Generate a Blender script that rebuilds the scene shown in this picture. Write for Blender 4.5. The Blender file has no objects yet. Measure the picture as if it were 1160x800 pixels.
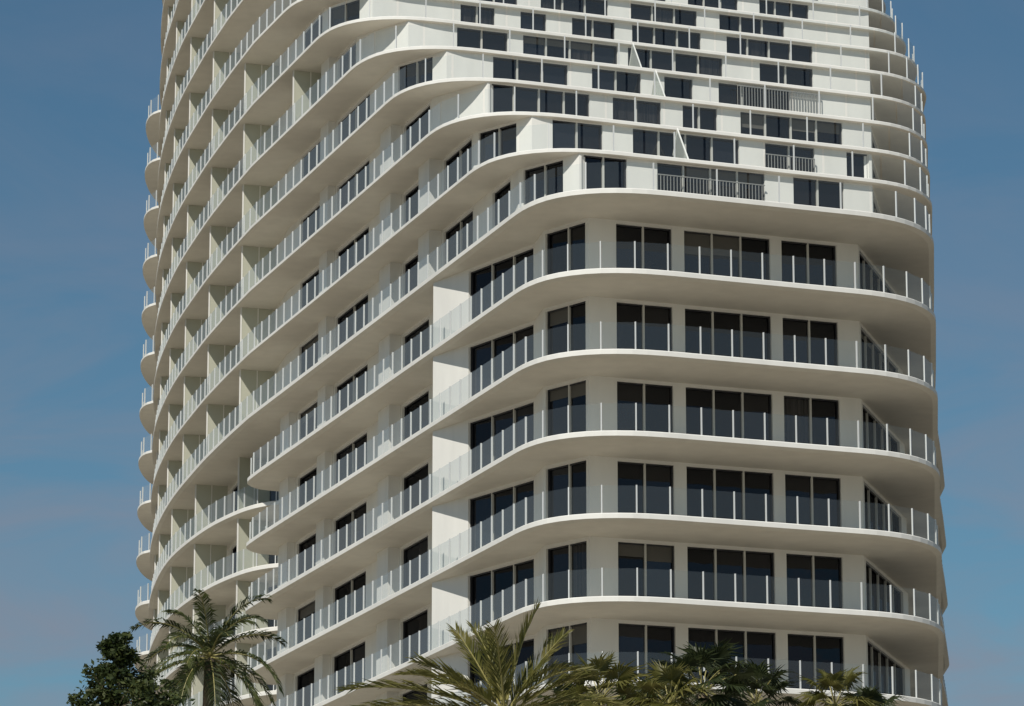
import bpy, math, random
from mathutils import Vector, Matrix
random.seed(7)
CAMZ=1.6; FPX=4450.0; TH=math.radians(13.1); HK0=25.5; SH=3.3
sc=bpy.context.scene
# ------------------------------------------------------------------ materials
def new_mat(name):
    m=bpy.data.materials.new(name); m.use_nodes=True
    nt=m.node_tree; nt.nodes.clear()
    out=nt.nodes.new('ShaderNodeOutputMaterial')
    return m,nt,out
def plaster(name,col,var=0.12,rough=0.75):
    m,nt,out=new_mat(name); N=nt.nodes; L=nt.links
    b=N.new('ShaderNodeBsdfPrincipled'); b.inputs['Roughness'].default_value=rough
    b.inputs['Specular IOR Level'].default_value=0.25
    g=N.new('ShaderNodeNewGeometry')
    mp=N.new('ShaderNodeMapping'); mp.inputs['Scale'].default_value=(1.2,1.2,0.25)
    n=N.new('ShaderNodeTexNoise'); n.inputs['Scale'].default_value=1.1; n.inputs['Detail'].default_value=6
    n2=N.new('ShaderNodeTexNoise'); n2.inputs['Scale'].default_value=0.12; n2.inputs['Detail'].default_value=3
    L.new(g.outputs['Position'],mp.inputs[0]); L.new(mp.outputs[0],n.inputs['Vector']); L.new(g.outputs['Position'],n2.inputs['Vector'])
    ad=N.new('ShaderNodeMath'); ad.operation='ADD'; L.new(n.outputs[0],ad.inputs[0]); L.new(n2.outputs[0],ad.inputs[1])
    r=N.new('ShaderNodeMapRange'); r.inputs[1].default_value=0.7; r.inputs[2].default_value=1.3
    r.inputs[3].default_value=1-var; r.inputs[4].default_value=1.0
    L.new(ad.outputs[0],r.inputs[0])
    mx=N.new('ShaderNodeMix'); mx.data_type='RGBA'; mx.blend_type='MULTIPLY'; mx.inputs[0].default_value=1
    mx.inputs[6].default_value=(*col,1); L.new(r.outputs[0],mx.inputs[7])
    L.new(mx.outputs[2],b.inputs['Base Color'])
    bp=N.new('ShaderNodeBump'); bp.inputs['Strength'].default_value=0.15; bp.inputs['Distance'].default_value=0.02
    L.new(n.outputs[0],bp.inputs['Height']); L.new(bp.outputs[0],b.inputs['Normal'])
    L.new(b.outputs[0],out.inputs[0]); return m
def simple(name,col,rough=0.5,spec=0.4):
    m,nt,out=new_mat(name); b=nt.nodes.new('ShaderNodeBsdfPrincipled')
    b.inputs['Base Color'].default_value=(*col,1); b.inputs['Roughness'].default_value=rough
    b.inputs['Specular IOR Level'].default_value=spec
    nt.links.new(b.outputs[0],out.inputs[0]); return m
def darkglass(name,col,fac,stripes=False):
    m,nt,out=new_mat(name); N=nt.nodes; L=nt.links
    d=N.new('ShaderNodeBsdfDiffuse'); d.inputs[0].default_value=(*col,1)
    gl=N.new('ShaderNodeBsdfGlossy'); gl.inputs['Roughness'].default_value=0.03
    gl.inputs[0].default_value=(0.8,0.85,0.95,1)
    g=N.new('ShaderNodeNewGeometry'); n=N.new('ShaderNodeTexNoise'); n.inputs['Scale'].default_value=0.9
    L.new(g.outputs['Position'],n.inputs['Vector'])
    bp=N.new('ShaderNodeBump'); bp.inputs['Strength'].default_value=0.12; bp.inputs['Distance'].default_value=0.05
    L.new(n.outputs[0],bp.inputs['Height']); L.new(bp.outputs[0],gl.inputs['Normal'])
    if stripes:
        w=N.new('ShaderNodeTexNoise'); w.inputs['Scale'].default_value=2.0
        mp=N.new('ShaderNodeMapping'); mp.inputs['Scale'].default_value=(5,5,0.05)
        L.new(g.outputs['Position'],mp.inputs[0]); L.new(mp.outputs[0],w.inputs['Vector'])
        cr=N.new('ShaderNodeValToRGB'); cr.color_ramp.elements[0].position=0.35; cr.color_ramp.elements[1].position=0.65
        cr.color_ramp.elements[0].color=(*[c*0.4 for c in col],1); cr.color_ramp.elements[1].color=(*[c*1.5 for c in col],1)
        L.new(w.outputs[0],cr.inputs[0]); L.new(cr.outputs[0],d.inputs[0])
    mx=N.new('ShaderNodeMixShader'); mx.inputs[0].default_value=fac
    L.new(d.outputs[0],mx.inputs[1]); L.new(gl.outputs[0],mx.inputs[2]); L.new(mx.outputs[0],out.inputs[0]); return m
def clearglass(name,tint,refl,haze_frost,haze_frost_col,graze=0.0):
    m,nt,out=new_mat(name); N=nt.nodes; L=nt.links
    t=N.new('ShaderNodeBsdfTransparent'); t.inputs[0].default_value=(*tint,1)
    gl=N.new('ShaderNodeBsdfGlossy'); gl.inputs['Roughness'].default_value=0.05
    d=N.new('ShaderNodeBsdfDiffuse'); d.inputs[0].default_value=(*haze_frost_col,1)  # pale diffuse: frosting on partitions, painted hazy reflection on balustrades
    m1=N.new('ShaderNodeMixShader'); m1.inputs[0].default_value=haze_frost
    m2=N.new('ShaderNodeMixShader'); m2.inputs[0].default_value=refl
    if graze>0:
        lw=N.new('ShaderNodeLayerWeight'); lw.inputs[0].default_value=0.5
        for mm,base in ((m1,haze_frost),(m2,refl)):
            r=N.new('ShaderNodeMapRange'); r.inputs[1].default_value=0.35; r.inputs[2].default_value=1.0
            r.inputs[3].default_value=base; r.inputs[4].default_value=base+graze
            L.new(lw.outputs['Facing'],r.inputs[0]); L.new(r.outputs[0],mm.inputs[0])
    L.new(t.outputs[0],m1.inputs[1]); L.new(d.outputs[0],m1.inputs[2])
    L.new(m1.outputs[0],m2.inputs[1]); L.new(gl.outputs[0],m2.inputs[2]); L.new(m2.outputs[0],out.inputs[0]); return m
def foliage(name,c1,c2,trans=0.3):
    m,nt,out=new_mat(name); N=nt.nodes; L=nt.links
    g=N.new('ShaderNodeNewGeometry'); n=N.new('ShaderNodeTexNoise'); n.inputs['Scale'].default_value=2.3; n.inputs['Detail'].default_value=4
    L.new(g.outputs['Position'],n.inputs['Vector'])
    cr=N.new('ShaderNodeValToRGB'); cr.color_ramp.elements[0].position=0.35; cr.color_ramp.elements[1].position=0.65
    cr.color_ramp.elements[0].color=(*c1,1); cr.color_ramp.elements[1].color=(*c2,1)
    L.new(n.outputs[0],cr.inputs[0])
    b=N.new('ShaderNodeBsdfPrincipled'); b.inputs['Roughness'].default_value=0.45; b.inputs['Specular IOR Level'].default_value=0.35
    L.new(cr.outputs[0],b.inputs['Base Color'])
    t=N.new('ShaderNodeBsdfTranslucent'); L.new(cr.outputs[0],t.inputs[0])
    mx=N.new('ShaderNodeMixShader'); mx.inputs[0].default_value=trans
    L.new(b.outputs[0],mx.inputs[1]); L.new(t.outputs[0],mx.inputs[2]); L.new(mx.outputs[0],out.inputs[0]); return m
M_white=plaster('white_painted_stucco',(0.80,0.79,0.75))
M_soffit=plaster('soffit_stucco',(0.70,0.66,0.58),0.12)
M_floor=plaster('terrace_paving',(0.60,0.56,0.49),0.15)
M_frame=simple('window_frame_pale_metal',(0.55,0.54,0.5),0.4)
M_dark=simple('dark_metal',(0.03,0.03,0.035),0.4)
M_post=simple('railing_post_metal',(0.60,0.62,0.62),0.3,0.5)
M_blind=simple('roller_blind',(0.10,0.095,0.085),0.6,0.3)
GL=[darkglass('window_glass_a',(0.004,0.004,0.005),0.04),darkglass('window_glass_b',(0.009,0.008,0.008),0.05),
    darkglass('window_glass_c',(0.011,0.012,0.015),0.06),darkglass('window_glass_curtain',(0.026,0.024,0.023),0.05,True),M_blind]
M_rail=clearglass('balustrade_glass',(0.93,0.96,0.96),0.035,0.035,(0.6,0.66,0.68),0.20)  # bluish diffuse share paints a hazy reflection, stronger at grazing angles
M_part=clearglass('frosted_partition_glass',(0.8,0.85,0.8),0.05,0.72,(0.60,0.60,0.50))
M_screen=clearglass('wind_screen_glass',(0.85,0.88,0.86),0.06,0.35,(0.66,0.68,0.64))
M_bar=simple('screen_bar_metal',(0.26,0.26,0.25),0.45)
# ------------------------------------------------------------------ mesh builder
class MB:
    def __init__(s): s.v=[]; s.f=[]; s.m=[]
    def quad(s,a,b,c,d,mi=0):
        i=len(s.v); s.v+= [tuple(a),tuple(b),tuple(c),tuple(d)]; s.f.append((i,i+1,i+2,i+3)); s.m.append(mi)
    def tri(s,a,b,c,mi=0):
        i=len(s.v); s.v+= [tuple(a),tuple(b),tuple(c)]; s.f.append((i,i+1,i+2)); s.m.append(mi)
    def prism(s,pts,z0,z1,mi=0):   # pts CCW plan polygon
        n=len(pts); i=len(s.v)
        s.v+=[(p[0],p[1],z0) for p in pts]+[(p[0],p[1],z1) for p in pts]
        s.f.append(tuple(i+n-1-k for k in range(n))); s.m.append(mi)
        s.f.append(tuple(i+n+k for k in range(n))); s.m.append(mi)
        for k in range(n):
            j=(k+1)%n; s.f.append((i+k,i+j,i+n+j,i+n+k)); s.m.append(mi)
    def obox(s,c,d,lx,ly,z0,z1,mi=0):
        d=Vector((d[0],d[1])).normalized(); e=Vector((-d[1],d[0])); c=Vector((c[0],c[1]))
        s.prism([c-d*lx/2-e*ly/2,c+d*lx/2-e*ly/2,c+d*lx/2+e*ly/2,c-d*lx/2+e*ly/2],z0,z1,mi)
    def obj(s,name,mats,parent=None,smooth=False):
        me=bpy.data.meshes.new(name); me.from_pydata(s.v,[],s.f)
        for m in mats: me.materials.append(m)
        me.polygons.foreach_set('material_index',s.m)
        if smooth: me.polygons.foreach_set('use_smooth',[True]*len(s.f))
        me.update(); o=bpy.data.objects.new(name,me); sc.collection.objects.link(o)
        if parent: o.parent=parent
        return o
def empty(name,loc=(0,0,0)):
    e=bpy.data.objects.new(name,None); e.location=loc; sc.collection.objects.link(e); return e
# ------------------------------------------------------------------ plan geometry
V2=lambda x,y: Vector((x,y))
C=V2(1.75,150.0); fd=V2(0.933,0.360).normalized(); sd=V2(-0.321,0.947).normalized()
def P(u,w): return C+sd*u+fd*w
def catmull(pts,n=8):
    out=[]
    Q=[pts[0]*2-pts[1]]+pts+[pts[-1]*2-pts[-2]]
    for i in range(1,len(Q)-2):
        a,b,c,d=Q[i-1:i+3]
        for k in range(n):
            t=k/n; out.append(0.5*((2*b)+(c-a)*t+(2*a-5*b+4*c-d)*t*t+(3*b-a-3*c+d)*t**3))
    out.append(pts[-1]); return out
def interp(tab,y):
    if y<=tab[0][0]: return tab[0][1]
    for (a,b),(c,d) in zip(tab,tab[1:]):
        if y<=c: return b+(d-b)*(y-a)/(c-a)
    return tab[-1][1]
XRT=[(150,17.0),(158,17.55),(168,18.6),(178,19.6),(190,20.8),(202,22.5),(212,23.8),(225,24),(245,23)]
def XR(Y,k):
    x=interp(XRT,Y)
    if k>=6: x=min(x,20.9+0.12*(k-6))
    return x
def S(k):
    if k<=5: return 0.0
    if k<=14: return 6.05*(k-5)
    return 54.4+2.5*(k-14)
def outline(k):
    Ck=C+sd*S(k); R=5.0
    lob=[V2(-15,272)]
    if k<=15: lob+=[V2(-20.5,268),V2(-24.0,263),V2(-24.8,257),V2(-24.1,251.7),V2(-21.6,249)]
    else: lob+=[V2(-20,262),V2(-22,252)]
    main=[V2(-22.0,243),V2(-22.2,238),V2(-21.2,228),V2(-19.3,217)]
    if k<=4:
        main+=[V2(-16.7,208),V2(-14.4,202.6),V2(-12.7,200.3),V2(-10.8,199.4),V2(-9.4,198.4),V2(-9.6,197.1),V2(-11.6,196.3),V2(-13.0,195.5),V2(-13.35,194.2),V2(-12.7,191.9)]
        left=catmull(lob+main,7)
    else:
        main+=[V2(-17,207.2),V2(-15.2,200.5),V2(-13.35,194.2)]
        main=[p for p in main if p.y>Ck.y+8]
        left=catmull(lob+main,7)
    a=Ck+sd*R; b=Ck+fd*R
    left+= [a*(1-t)**2+Ck*2*t*(1-t)+b*t*t for t in [i/10 for i in range(11)]]
    v=5
    while True:
        p=Ck+fd*v
        if p.x>=XR(p.y,k): break
        v+=0.05
    cr=3.6 if k<6 else 3.0
    ap=Ck+fd*v; e=Ck+fd*(v-cr); g=V2(XR(ap.y+cr+.4,k),ap.y+cr+.4)
    left+=[e*(1-t)**2+ap*2*t*(1-t)+g*t*t for t in [i/10 for i in range(11)]]
    y=g.y+4; last=g
    while y<244:
        left.append(V2(XR(y,k),y)); y+=4
    xe=left[-1].x
    left+=[V2(xe-0.8,250),V2(xe-3,257),V2(xe-7,264),V2(10,270),V2(0,273),V2(-8,273.5)]
    return left
def resample(pts,d,closed=True):
    if closed: pts=pts+[pts[0]]
    out=[pts[0]]; acc=0.0
    for a,b in zip(pts,pts[1:]):
        L=(b-a).length
        if L<1e-6: continue
        pos=d-acc
        while pos<=L:
            out.append(a+(b-a)*(pos/L)); pos+=d
        acc=(L-(pos-d))
    if closed and (out[-1]-out[0]).length<d*0.4: out.pop()
    return out
def inset(pts,d):
    n=len(pts); o=[]
    for i in range(n):
        t=(pts[(i+1)%n]-pts[i-1]).normalized()
        o.append(pts[i]+V2(-t.y,t.x)*d)
    return o
def zl(k): return CAMZ+HK0+SH*k
KMIN,KMAX=-8,18
tower=empty('condominium_tower')
slabs=MB(); rail=MB(); post=MB(); wall=MB(); win=MB(); mul=MB(); part=MB(); screen=MB()
OUT={}
for k in range(KMIN,KMAX+1):
    pts=resample(outline(k),0.62); OUT[k]=pts; n=len(pts); z=zl(k)
    r2=inset(pts,0.05); r3=inset(pts,0.22 if k<6 else 0.06)
    zb,zs=(0.22,0.32) if k<6 else (0.17,0.20)
    i=len(slabs.v)
    for ring,zz in ((r2,z),(pts,z-0.04),(pts,z-zb),(r3,z-zs)):
        slabs.v+=[(p.x,p.y,zz) for p in ring]
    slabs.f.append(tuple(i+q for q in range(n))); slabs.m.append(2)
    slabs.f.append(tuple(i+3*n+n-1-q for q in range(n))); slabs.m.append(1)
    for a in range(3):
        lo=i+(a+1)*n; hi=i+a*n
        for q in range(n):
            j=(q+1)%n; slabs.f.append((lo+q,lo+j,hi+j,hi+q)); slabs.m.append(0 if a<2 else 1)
    rp=resample(inset(pts,0.16),1.38)
    m=len(rp)
    for q in range(m):
        a=rp[q]; b=rp[(q+1)%m]
        if a.y>266: continue
        d=(b-a); L=d.length
        if L<0.3: continue
        d=d/L; g0=a+d*0.05; g1=b-d*0.05
        rail.quad((g0.x,g0.y,z+0.06),(g1.x,g1.y,z+0.06),(g1.x,g1.y,z+1.12),(g0.x,g0.y,z+1.12))
        front=d.x>0.5
        if front and k>=5 and q%2: continue
        post.obox(a,d,0.05 if front else 0.065,0.06,z-0.02,z+1.14)
# ------------------------------------------------------------------ walls
def wall_seg(a,b,z0,z1,wins=(),th=0.35,hd=0.14):
    d=b-a; L=d.length
    if L<0.02: return
    d=d/L; inn=V2(-d.y,d.x)
    cur=0.0
    def solid(t0,t1,zz0=z0,zz1=z1,off=0.0,thick=th):
        if t1-t0<0.01: return
        p=a+d*t0+inn*off; q=a+d*t1+inn*off
        wall.prism([p,q,q+inn*thick,p+inn*thick],zz0,zz1)
    for (t0,t1,n) in sorted(wins):
        t0=max(t0,cur); t1=min(t1,L)
        if t1-t0<0.4: continue
        solid(cur,t0); cur=t1
        solid(t0,t1,z1-hd,z1,0.003,th-0.01)
        solid(t0,t1,z0,z0+0.10,0.02,th-0.03)
        w=(t1-t0)/n
        style=random.random()
        blind=random.uniform(0.25,1.3) if random.random()<0.10 else 0
        for i in range(n):
            p=a+d*(t0+i*w)+inn*0.2; q=a+d*(t0+(i+1)*w)+inn*0.2
            j=random.uniform(-0.012,0.012)
            r=random.random(); mi=0 if r<0.5 else 1 if r<0.8 else 2 if r<0.95 else 3
            if style<0.05: mi=3
            win.quad((p.x,p.y,z0+0.1),(q.x,q.y,z0+0.1),(q.x+inn.x*j,q.y+inn.y*j,z1-hd),(p.x+inn.x*j,p.y+inn.y*j,z1-hd),mi)
            if blind and random.random()<.75:
                o=inn*-0.02; bb=blind*random.uniform(.8,1.1)
                p2=p+o+d*0.06; q2=q+o-d*0.06
                win.quad((p2.x,p2.y,z1-hd-bb),(q2.x,q2.y,z1-hd-bb),(q2.x,q2.y,z1-hd),(p2.x,p2.y,z1-hd),4)
            if i>0: mul.obox(a+d*(t0+i*w)+inn*0.15,d,0.085,0.09,z0+0.1,z1-hd,0)
        for tt in (t0+0.03,t1-0.03): mul.obox(a+d*tt+inn*0.15,d,0.06,0.09,z0+0.1,z1-hd,1)
        mul.prism([a+d*t0+inn*0.11,a+d*t1+inn*0.11,a+d*t1+inn*0.175,a+d*t0+inn*0.175],z1-hd-0.06,z1-hd-0.001,1)
    solid(cur,L)
def vx(x,o,d):
    r=(x-580)/4375.0
    return (o.y*r-o.x)/(d.x-d.y*r)
ROWS={5:[(650,713,2),(748,872,4),(905,963,2)],
 6:[(627,685,2),(720,843,4),(873,930,2),(967,993,1)],
 7:[(545,670,4),(697,753,2),(778,818,2),(845,963,4)],
 8:[(558,645,3),(673,730,2),(757,790,1),(820,903,3)],
 9:[(516,575,2),(593,703,4),(715,825,4),(868,930,2)],
 10:[(520,560,2),(590,620,1),(650,700,2),(720,800,3),(830,930,4)]}
backL=[V2(-14,269.3),V2(-19,265.3),V2(-22.0,261),V2(-23.2,257),V2(-22.3,252.8),V2(-19.2,250),V2(-19.2,243),V2(-19.6,238),V2(-18.7,228.5),V2(-16.9,218),V2(-14.4,207.5)]
def line_windows(L,ww,n,gap,start=0.8):
    o=[];t=start
    while t+ww<L-0.3: o.append((t,t+ww,n)); t+=ww+gap
    return o
for k in range(KMIN,KMAX):
    z0=zl(k)-0.005; z1=zl(k+1)-(0.315 if k<5 else 0.195)
    bl=list(backL)
    S1=S(k+1) if k>=5 else 0
    if k>=15: bl=[V2(-14,269.3),V2(-17,262),V2(-19,252),V2(-19.2,243),V2(-19.6,238),V2(-18.7,228.5),V2(-16.9,218),V2(-14.4,207.5)]
    if k<=4: bl+=[V2(-12.0,203.0),V2(-8.0,201.0),V2(-7.6,196.8)]
    elif S1<42: bl+=[V2(-12.9,201)]
    if S1>=42: bl=[p for p in bl if p.y>(C+sd*S1).y+7]
    for a,b in zip(bl,bl[1:]):
        L=(b-a).length
        wall_seg(a,b,z0,z1,line_windows(L,3.2,2,2.2,1.2) if L>5 else ())
    uend=46.0
    a=P(uend,1.7)
    if S1>=42: a=bl[-1]
    else: wall_seg(bl[-1],a,z0,z1)
    if k<=4:
        us=(22-0,26),(31.6,37.1),(39.1,43.6)
        b=P(17.5,1.7)
        wall_seg(a,b,z0,z1,[(uend-u1,uend-u0,n) for (u0,u1),n in zip(us,(1,2,1))])
        for u0,u1,w in ((26.3,28.0,1.15),(37.4,38.8,1.3),(44.0,45.6,1.3)):
            wall.prism([P(u0,w),P(u0,1.695),P(u1,1.695),P(u1,w)],z0,z1)
        j=[b,V2(-3.45,167.1),V2(-3.42,165.7),V2(-1.9,163.3)]
        for p,q in zip(j,j[1:]): wall_seg(p,q,z0,z1)
        p0=V2(-1.9,163.3); p1=V2(0.95,158.9); L=(p1-p0).length
        wall_seg(p0,p1,z0,z1,[(0.08,L-0.1,3)])
        p2=V2(1.3,156.9); wall_seg(p1,p2,z0,z1)
        C1=V2(0.5,153.7); p3=C1+fd*2.8; L=(p3-p2).length
        wall_seg(p2,p3,z0,z1,[(0.12,L-0.05,2)])
        p4=C1+fd*14.97
        wall_seg(p3,p4,z0,z1,[(4.02-2.8,6.5-2.8,2),(7.05-2.8,10.93-2.8,3),(11.45-2.8,13.98-2.8,2)])
        rt=[p4,V2(17.2,168.5),V2(18.2,180),V2(19.2,192),V2(21,204),V2(22,214)]
        wall_seg(rt[0],rt[1],z0,z1,[(0.35,8.6,5)])
        for p,q in zip(rt[1:],rt[2:]): wall_seg(p,q,z0,z1,line_windows((q-p).length,3.0,2,1.8))
        tail=[rt[-1],V2(22,226),V2(21,244),V2(16.5,259.5),V2(9,267.5),V2(-5,270),bl[0]]
    else:
        us=[(10.6,13.0,1),(15.7,19.9,2),(22,26,1),(31.6,37.1,2),(39.1,43.6,1)]
        ub=S1+3.5
        if ub<uend-1:
            b=P(ub,1.7)
            wall_seg(a,b,z0,z1,[(uend-u1,uend-max(u0,ub+0.3),n) for u0,u1,n in us if u1>ub+1.2])
            for u0,u1,w in ((20.2,21.8,1.1),(26.3,28.0,1.15),(37.4,38.8,1.3)):
                if u0>ub+1: wall.prism([P(u0,w),P(u0,1.695),P(u1,1.695),P(u1,w)],z0,z1)
        else: b=a
        C1=C+sd*(S1+0.28); p3=C1+fd*3.3
        L=(p3-b).length
        wall_seg(b,p3,z0,z1,[(0.3,min(2.6,L-0.3),2)] if ub<uend-1 and k!=7 and k!=9 else (),hd=0.08)
        vend=vx(996,C1,fd); p4=C1+fd*vend
        if k in ROWS: ws=[(vx(x0,C1,fd)-3.3,vx(x1,C1,fd)-3.3,n) for x0,x1,n in ROWS[k]]
        else: ws=line_windows(vend-3.3,3.0+0.4*(k%3),3,1.3,0.4+0.5*(k%2))
        ws=[(max(x,0.1),y,n) for x,y,n in ws]
        wall_seg(p3,p4,z0,z1,ws,hd=0.03)
        Y=p4.y; rt=[p4]
        q=V2(XR(Y+8,k)-2.0,Y+8); wall_seg(p4,q,z0,z1,[(0.5,6.0,4)])
        q2=V2(XR(225,k)-1.8,225); wall_seg(q,q2,z0,z1,line_windows((q2-q).length,3.0,2,1.8))
        xe=q2.x
        tail=[q2,V2(xe,232),V2(xe-1,244),V2(min(xe-4,16.5),258.5),V2(9,266),V2(-5,269.5),bl[0]]
    for p,q in zip(tail,tail[1:]): wall_seg(p,q,z0,z1,line_windows((q-p).length,3.4,2,2.5))
    pts=OUT[k]; n=len(pts)
    ys=[197.5,206,214,221.5,228.5,235] if k>=5 else [203.5,211,218.5,226,233]
    if k>=9: ys=[188.5]+ys
    for yy in ys:
        cand=[i for i in range(n) if pts[i].x<5 and (pts[i].y-yy)*(pts[i-1].y-yy)<=0 and pts[i].y>C.y+S(k+1)+6]
        if not cand: continue
        i=min(cand,key=lambda q:pts[q].x)
        t=(pts[(i+1)%n]-pts[i-1]).normalized(); inn=V2(-t.y,t.x)
        a=pts[i]+inn*0.32; b=pts[i]+inn*2.1
        part.obox((a+b)/2,b-a,(b-a).length,0.03,z0+0.08,z1-0.02,0)
        part.obox(a,b-a,0.07,0.07,z0,z1,1)
        part.obox((a+b)/2,b-a,0.05,0.06,z0,z1,1)
# pointed glass wind-screens between the stepped terraces
for k,xs in {6:(766,),8:(742,),9:(716,)}.items():
    Cw=C+sd*(S(k+1)+0.22)
    for x in xs:
        v=vx(x,Cw,fd); b=Cw+fd*v; dr=V2(0.22,-1).normalized(); a=b+dr*3.6; b=b+dr*0.1
        z=zl(k); m=b+dr*0.7
        pa=[(a,z+0.05),(b,z+0.05),(b,z+2.0),(m,z+3.0)]
        e=V2(0.015,0)
        for sg in (-1,1):
            part.quad(*[(p.x+e.x*sg,p.y,zz) for p,zz in pa],2)
        for (p,z_a),(q,z_b) in ((pa[0],pa[3]),(pa[2],pa[3])):
            A=Vector((p.x,p.y,z_a)); B=Vector((q.x,q.y,z_b)); D=(B-A).normalized(); X=Vector((0.03,0,0)); U=X.cross(D).normalized()*0.03
            c=[A-X-U,A+X-U,A+X+U,A-X+U]; c2=[B-X-U,B+X-U,B+X+U,B-X+U]
            for i in range(4): part.quad(c[i],c[(i+1)%4],c2[(i+1)%4],c2[i],1)
for k,x0,x1 in ((5,748,872),(8,842,938),(6,873,930)):
    Cw=C+sd*(S(k+1)+0.08); v=vx(x0,Cw,fd); v1=vx(x1,Cw,fd)
    z=zl(k)
    while v<v1:
        screen.obox(Cw+fd*v,fd,0.025,0.04,z,z+(3.0 if k==8 else 2.5)); v+=0.15
    for zz in (z+0.1,z+(2.94 if k==8 else 2.48)):
        a=Cw+fd*vx(x0,Cw,fd); b=Cw+fd*v1
        screen.obox((a+b)/2,fd,(b-a).length,0.055,zz,zz+0.04)
slabs.obj('floor_slabs',[M_white,M_soffit,M_floor],tower)
wall.obj('walls',[M_white],tower)
win.obj('window_glass',GL,tower)
mul.obj('window_mullions',[M_frame,M_dark],tower)
rail.obj('balustrade_glass',[M_rail],tower)
post.obj('balustrade_posts',[M_post],tower)
part.obj('balcony_partitions',[M_part,M_white,M_screen],tower)
screen.obj('bar_screens',[M_bar],tower)
# ------------------------------------------------------------------ ground
g=MB(); g.quad((-4000,-4000,0),(4000,-4000,0),(4000,6000,0),(-4000,6000,0))
g.obj('ground',[plaster('pale_bounce_ground',(0.34,0.30,0.235),0.3,0.9)])  # unseen ground, tone set pale to bounce light up onto the soffits
rd=MB(); rd.quad((-400,96,0.004),(400,96,0.004),(400,104,0.004),(-400,104,0.004))
rd.obj('road',[plaster('asphalt',(0.05,0.05,0.052),0.2,0.85)])
pv=MB(); pv.prism([V2(-400,104),V2(400,104),V2(400,107.5),V2(-400,107.5)],-0.1,0.13)
pv.obj('pavement',[plaster('concrete_paving',(0.35,0.33,0.3),0.2,0.85)])
mk=MB()
for i in range(-40,40): mk.quad((i*9,99.9,0.008),(i*9+3,99.9,0.008),(i*9+3,100.05,0.008),(i*9,100.05,0.008))
mk.obj('road_markings',[simple('road_paint',(0.7,0.7,0.66),0.7)])
# ------------------------------------------------------------------ vegetation
M_bark=plaster('palm_bark',(0.20,0.16,0.11),0.5,0.95)
def trunk(mb,base,top,r0,r1,segs=14,sides=10,bend=0.3,mi=0):
    rings=[]
    bx=random.uniform(-bend,bend)
    for i in range(segs+1):
        t=i/segs; c=Vector(base).lerp(Vector(top),t)+Vector((math.sin(t*math.pi)*bx,0,0))
        r=r0+(r1-r0)*t+0.012*(i%2)
        rings.append([(c.x+r*math.cos(a),c.y+r*math.sin(a),c.z) for a in [2*math.pi*j/sides for j in range(sides)]])
    i0=len(mb.v)
    for R in rings: mb.v+=R
    for i in range(segs):
        for j in range(sides):
            a=i0+i*sides+j; b=i0+i*sides+(j+1)%sides
            mb.f.append((a,b,b+sides,a+sides)); mb.m.append(mi)
def tube(mb,pts,r0,r1,mi=0,sides=5):
    i0=len(mb.v); n=len(pts)
    for i,p in enumerate(pts):
        d=(pts[min(i+1,n-1)]-pts[max(i-1,0)]).normalized()
        u=d.orthogonal().normalized(); w=d.cross(u); r=r0+(r1-r0)*i/(n-1)
        for j in range(sides):
            a=2*math.pi*j/sides; q=p+u*r*math.cos(a)+w*r*math.sin(a); mb.v.append(tuple(q))
    for i in range(n-1):
        for j in range(sides):
            a=i0+i*sides+j; b=i0+i*sides+(j+1)%sides
            mb.f.append((a,b,b+sides,a+sides)); mb.m.append(mi)
def feather_frond(mb,c,az,el,L,droop,leaf=0.5,npair=46,mi=0,mr=1,stiff=False):
    d=Vector((math.cos(az)*math.cos(el),math.sin(az)*math.cos(el),math.sin(el)))
    p=Vector(c); pts=[p.copy()]; n=16; dirs=[d.copy()]
    for i in range(n):
        d=(d+Vector((0,0,-droop/n*(0.5+1.3*i/n)))).normalized(); p=p+d*(L/n); pts.append(p.copy()); dirs.append(d.copy())
    tube(mb,pts,0.03,0.007,mr)
    side0=Vector((-math.sin(az),math.cos(az),0))
    tw=random.uniform(-0.5,0.5); ww=0.016 if stiff else 0.024
    for i in range(npair):
        t=0.14+0.86*i/(npair-1); x=t*n; j=min(int(x),n-1); fr=x-j
        q=pts[j].lerp(pts[j+1],fr); dd=dirs[j].lerp(dirs[j+1],fr).normalized()
        s=side0.copy(); s.rotate(Matrix.Rotation(tw*t,3,dd)); up=s.cross(dd).normalized()
        if up.z<0: up=-up
        ll=leaf*(math.sin(math.pi*min(1,0.18+t*0.72))**0.7)*random.uniform(0.8,1.1)
        for sg in (-1,1):
            if stiff:
                ld=(s*sg*0.6+dd*(0.85+0.5*t)+up*random.uniform(0.05,0.4)).normalized(); sag=random.uniform(0.0,0.22)
            else:
                ld=(s*sg*0.75+dd*(0.5+0.5*t)+up*random.uniform(0.05,0.35)).normalized(); sag=random.uniform(0.15,0.5)
            e1=q+ld*ll*0.55; e2=q+ld*ll+Vector((0,0,-ll*sag))
            w=(dd*0.6+up*random.uniform(-.5,.5)).normalized()*ww*(leaf/0.5)
            mb.quad(q-w*0.6,q+w*0.6,e1+w,e1-w,mi); mb.tri(e1-w,e1+w,e2,mi)
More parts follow.
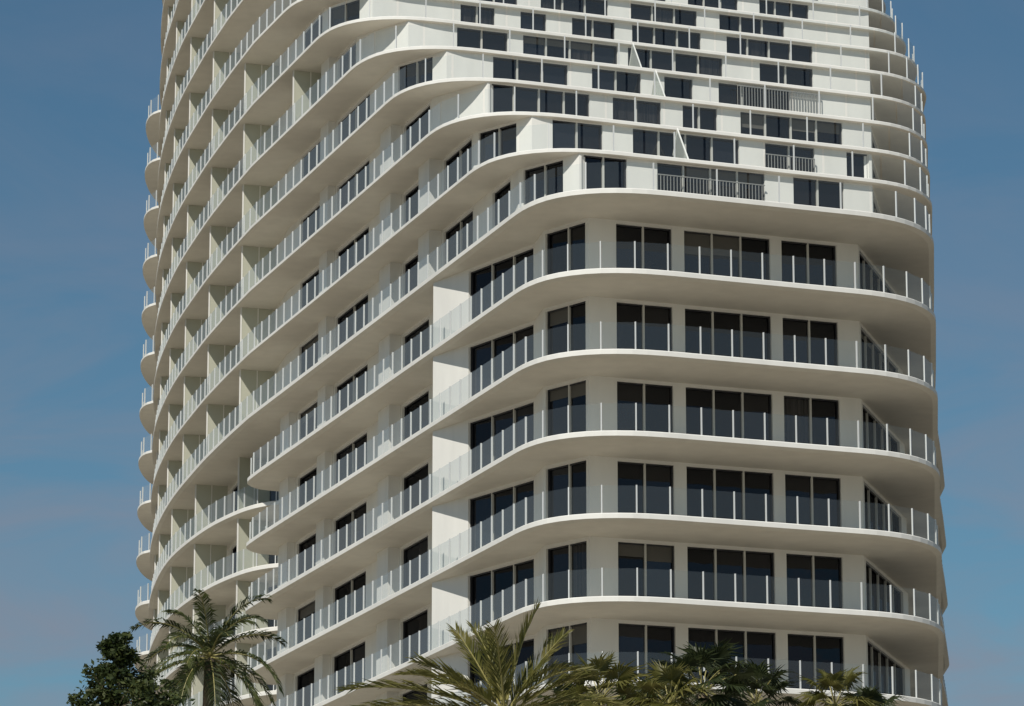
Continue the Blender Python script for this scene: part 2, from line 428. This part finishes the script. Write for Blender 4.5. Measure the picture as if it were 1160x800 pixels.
def feather_palm(name,x,y,ztop,L,nf,mats,leaf=0.5,seed=1,elmin=-0.5,extra=(),stiff=False):
    random.seed(seed)
    par=empty(name,(x,y,0))
    t=MB(); trunk(t,(0,0,-0.1),(0,0,ztop),0.24,0.15,60); t.obj('trunk',[M_bark],par)
    f=MB()
    for i in range(nf):
        az=i*2.39996+random.uniform(-.25,.25); q=i/nf
        el=1.25-(1.25-elmin)*q+random.uniform(-.15,.15)
        feather_frond(f,(0,0,ztop+0.1*(1-q)),az,el,L*random.uniform(.85,1.1),random.uniform(1.0,1.7)*(.6 if stiff else 1),leaf,46,0 if random.random()<.7 else 2,1,stiff)
    for az,el,l,dr in extra: feather_frond(f,(0,0,ztop),az,el,l,dr,leaf,64,0,1,stiff)
    f.obj('fronds',mats,par); return par
def fan_leaf(mb,c,az,el,L,R,mi=0,mr=1):
    d=Vector((math.cos(az)*math.cos(el),math.sin(az)*math.cos(el),math.sin(el)))
    p=Vector(c); pts=[p.copy()]
    for i in range(5):
        d=(d+Vector((0,0,-0.07))).normalized(); p=p+d*L/5; pts.append(p.copy())
    tube(mb,pts,0.02,0.012,mr,4)
    s=Vector((-math.sin(az),math.cos(az),0)); nrm=s.cross(d).normalized(); nf=26
    roll=random.uniform(-.5,.5); s.rotate(Matrix.Rotation(roll,3,d)); nrm.rotate(Matrix.Rotation(roll,3,d))
    for i in range(nf):
        a=(-1+2*i/(nf-1))*2.15
        rd=(d*math.cos(a)+s*math.sin(a)+nrm*0.12*math.cos(a*2)).normalized()
        r=R*(0.78+0.22*math.cos(a))*random.uniform(.85,1.12)
        td=rd.cross(nrm).normalized()*0.042*R
        m=p+rd*r*0.5; e=p+rd*r+Vector((0,0,-r*random.uniform(0.12,0.45)))
        fold=nrm*0.02
        mb.tri(p,m+td,m+fold,mi); mb.tri(p,m+fold,m-td,mi); mb.tri(m+td,e,m+fold,mi); mb.tri(m+fold,e,m-td,mi)
def fan_palm(name,x,y,ztop,L,R,nl,mats,seed=1):
    random.seed(seed); par=empty(name,(x,y,0))
    t=MB(); trunk(t,(0,0,-0.1),(0,0,ztop),0.2,0.16,60); t.obj('trunk',[M_bark],par)
    f=MB()
    for i in range(nl):
        q=i/nl; az=i*2.39996+random.uniform(-.3,.3); el=1.35-2.1*q+random.uniform(-.15,.15)
        fan_leaf(f,(0,0,ztop+.1),az,el,L*random.uniform(.8,1.15),R*random.uniform(.8,1.1),0 if q<.8 else 2,1)
    f.obj('leaves',mats,par); return par
def place(px,py,D):
    b=(400-py)/FPX; a=(px-580)/FPX
    Y=math.cos(TH)-b*math.sin(TH); Z=math.sin(TH)+b*math.cos(TH); t=D/Y
    return a*t, D, Z*t+CAMZ
F_ol=foliage('frond_olive',(0.11,0.115,0.025),(0.20,0.18,0.055),0.4)
F_gr=foliage('frond_green',(0.04,0.06,0.016),(0.11,0.125,0.04),0.35)
F_dk=foliage('frond_dark',(0.028,0.04,0.014),(0.065,0.08,0.028),0.3)
F_dry=foliage('frond_dry',(0.16,0.11,0.05),(0.22,0.17,0.08),0.3)
F_rch=simple('frond_rachis',(0.30,0.27,0.10),0.5)
x,y,z=place(238,746,112); feather_palm('palm_tree',x,y,z,2.45,26,[F_gr,F_rch,F_dk],0.52,3,-0.7)
x,y,z=place(572,812,76); feather_palm('palm_tree',x,y,z,2.2,11,[F_ol,F_rch,F_gr],0.66,11,-0.1,
   extra=((2.95,0.42,3.3,0.5),(2.35,1.0,2.3,0.25),(2.0,1.15,2.0,0.3),(0.5,1.0,2.15,0.3),(0.25,0.65,2.1,0.5),(2.7,0.75,2.3,0.5),(3.3,0.2,3.1,0.4),(-.2,.35,2.3,.6),(-2.6,.55,2.4,.6)),stiff=True)
for i,(px,py,D,L,R,nl,m) in enumerate([(680,800,84,0.65,0.7,26,F_ol),(728,810,90,0.5,0.65,20,F_gr),(795,788,86,0.75,0.75,32,F_dk),(856,802,90,0.65,0.68,26,F_dk),(946,806,88,0.6,0.65,24,F_ol),(640,808,94,0.5,0.55,20,F_dk),(758,804,82,0.55,0.65,24,F_ol),(985,816,92,0.5,0.6,18,F_dk)]):
    x,y,z=place(px,py,D); fan_palm('fan_palm_tree',x,y,z,L,R,nl,[m,F_rch,F_dry if i%2 else F_dk],20+i)
def leafy_tree(name,x,y,blobs,h0,seed=5):
    random.seed(seed); par=empty(name,(x,y,0)); t=MB(); f=MB()
    trunk(t,(0,0,-0.1),(0,0,h0),0.32,0.18,24,10,0.2)
    for (bx,by,bz,r) in blobs:
        c=Vector((bx,by,bz)); st=Vector((0,0,h0*random.uniform(.75,1)))
        mid=(st+c)/2+Vector((random.uniform(-.3,.3),0,-0.3)); tube(t,[st,mid,c],0.09,0.025,0,6)
        for sub in range(16):
            d=Vector((random.gauss(0,1),random.gauss(0,1),random.gauss(0,1))).normalized()*r*random.uniform(.3,1.25)
            cc=c+d; tube(t,[c,c+d*.5+Vector((0,0,.05)),cc],0.022,0.006,0,4)
            rr=r*random.uniform(.2,.45)
            for l in range(70):
                p=cc+Vector((random.gauss(0,1),random.gauss(0,1),random.gauss(0,.8)))*rr*0.6
                a=Vector((random.gauss(0,1),random.gauss(0,1),random.gauss(0,.6))).normalized(); b=a.orthogonal().normalized()
                b.rotate(Matrix.Rotation(random.uniform(0,6.3),3,a)); s=random.uniform(.05,.09)
                f.quad(p-a*s,p-b*s*.45,p+a*s,p+b*s*.45,0 if random.random()<.6 else 1)
    t.obj('trunk_and_limbs',[M_bark],par); f.obj('foliage',[foliage('leaf_dark',(0.035,0.055,0.018),(0.08,0.10,0.034),.35),F_gr],par)
D=90; x,y,z=place(134,800,D)
bl=[(-.1,0,1.42,.26),(-.05,0,1.15,.35),(.05,.1,.8,.5),(-.35,-.2,.4,.5),(.45,.1,.4,.5),(.85,.2,.05,.45),(-.65,.1,-.1,.45),(0,-.3,-.1,.7),(.6,-.2,-.5,.8),(-.5,.2,-.8,.8),(1.2,0,-.45,.55),(-1.05,0,-.8,.5),(1.6,0,-.9,.5)]
leafy_tree('leafy_tree',x,y,[(a,b,z+c,r) for a,b,c,r in bl],z-1.6)
# ------------------------------------------------------------------ light, sky
SE=math.radians(42); saz=math.radians(203)
sdir=Vector((math.sin(saz)*math.cos(SE),math.cos(saz)*math.cos(SE),math.sin(SE)))
sl=bpy.data.lights.new('sun','SUN'); sl.energy=3.9; sl.angle=math.radians(0.5); sl.color=(1,0.95,0.86)
so=bpy.data.objects.new('sun',sl); so.rotation_euler=(-sdir).to_track_quat('-Z','Y').to_euler(); sc.collection.objects.link(so)
w=bpy.data.worlds.new('World'); sc.world=w; w.use_nodes=True; nt=w.node_tree; N=nt.nodes; Lk=nt.links; N.clear()
sky=N.new('ShaderNodeTexSky'); sky.sky_type='NISHITA'; sky.sun_disc=False; sky.sun_elevation=SE; sky.sun_rotation=saz
sky.air_density=1.0; sky.dust_density=0.4; sky.ozone_density=2.0
tc=N.new('ShaderNodeTexCoord'); mp=N.new('ShaderNodeMapping'); mp.inputs['Scale'].default_value=(8,8,24.0); mp.inputs['Rotation'].default_value=(0.0,0.35,0.3); mp.inputs['Location'].default_value=(1.3,0.4,2.1)
Lk.new(tc.outputs['Generated'],mp.inputs[0])
n1=N.new('ShaderNodeTexNoise'); n1.inputs['Scale'].default_value=1.3; n1.inputs['Detail'].default_value=8; n1.inputs['Roughness'].default_value=0.56; n1.inputs['Distortion'].default_value=0.9
Lk.new(mp.outputs[0],n1.inputs['Vector'])
cr=N.new('ShaderNodeValToRGB'); cr.color_ramp.elements[0].position=0.36; cr.color_ramp.elements[0].color=(0,0,0,1); cr.color_ramp.elements[1].position=0.66; cr.color_ramp.elements[1].color=(.9,.9,.9,1)
Lk.new(n1.outputs[0],cr.inputs[0])
sp=N.new('ShaderNodeSeparateXYZ'); Lk.new(tc.outputs['Generated'],sp.inputs[0])
mr=N.new('ShaderNodeMapRange'); mr.inputs[1].default_value=0.14; mr.inputs[2].default_value=0.29; mr.inputs[3].default_value=0.8; mr.inputs[4].default_value=0.12
Lk.new(sp.outputs[2],mr.inputs[0])
ml=N.new('ShaderNodeMath'); ml.operation='MULTIPLY'; Lk.new(cr.outputs[0],ml.inputs[0]); Lk.new(mr.outputs[0],ml.inputs[1])
tint=N.new('ShaderNodeMix'); tint.data_type='RGBA'; tint.blend_type='MULTIPLY'; tint.inputs[0].default_value=1; tint.inputs[7].default_value=(0.52,0.73,0.76,1)
Lk.new(sky.outputs[0],tint.inputs[6])
mx=N.new('ShaderNodeMix'); mx.data_type='RGBA'; mx.inputs[7].default_value=(3.3,3.3,4.0,1)
Lk.new(ml.outputs[0],mx.inputs[0]); Lk.new(tint.outputs[2],mx.inputs[6])
bg=N.new('ShaderNodeBackground'); bg.inputs[1].default_value=0.075; Lk.new(mx.outputs[2],bg.inputs[0])
o=N.new('ShaderNodeOutputWorld'); Lk.new(bg.outputs[0],o.inputs[0])
# ------------------------------------------------------------------ camera
cd=bpy.data.cameras.new('camera'); cd.sensor_width=36; cd.lens=36*FPX/1160; cd.clip_end=20000; cd.clip_start=0.5
co=bpy.data.objects.new('camera',cd); co.location=(0,0,CAMZ); co.rotation_euler=(math.pi/2+TH,0,0); sc.collection.objects.link(co); sc.camera=co
sc.view_settings.view_transform='Standard'; sc.view_settings.look='None'; sc.view_settings.exposure=0
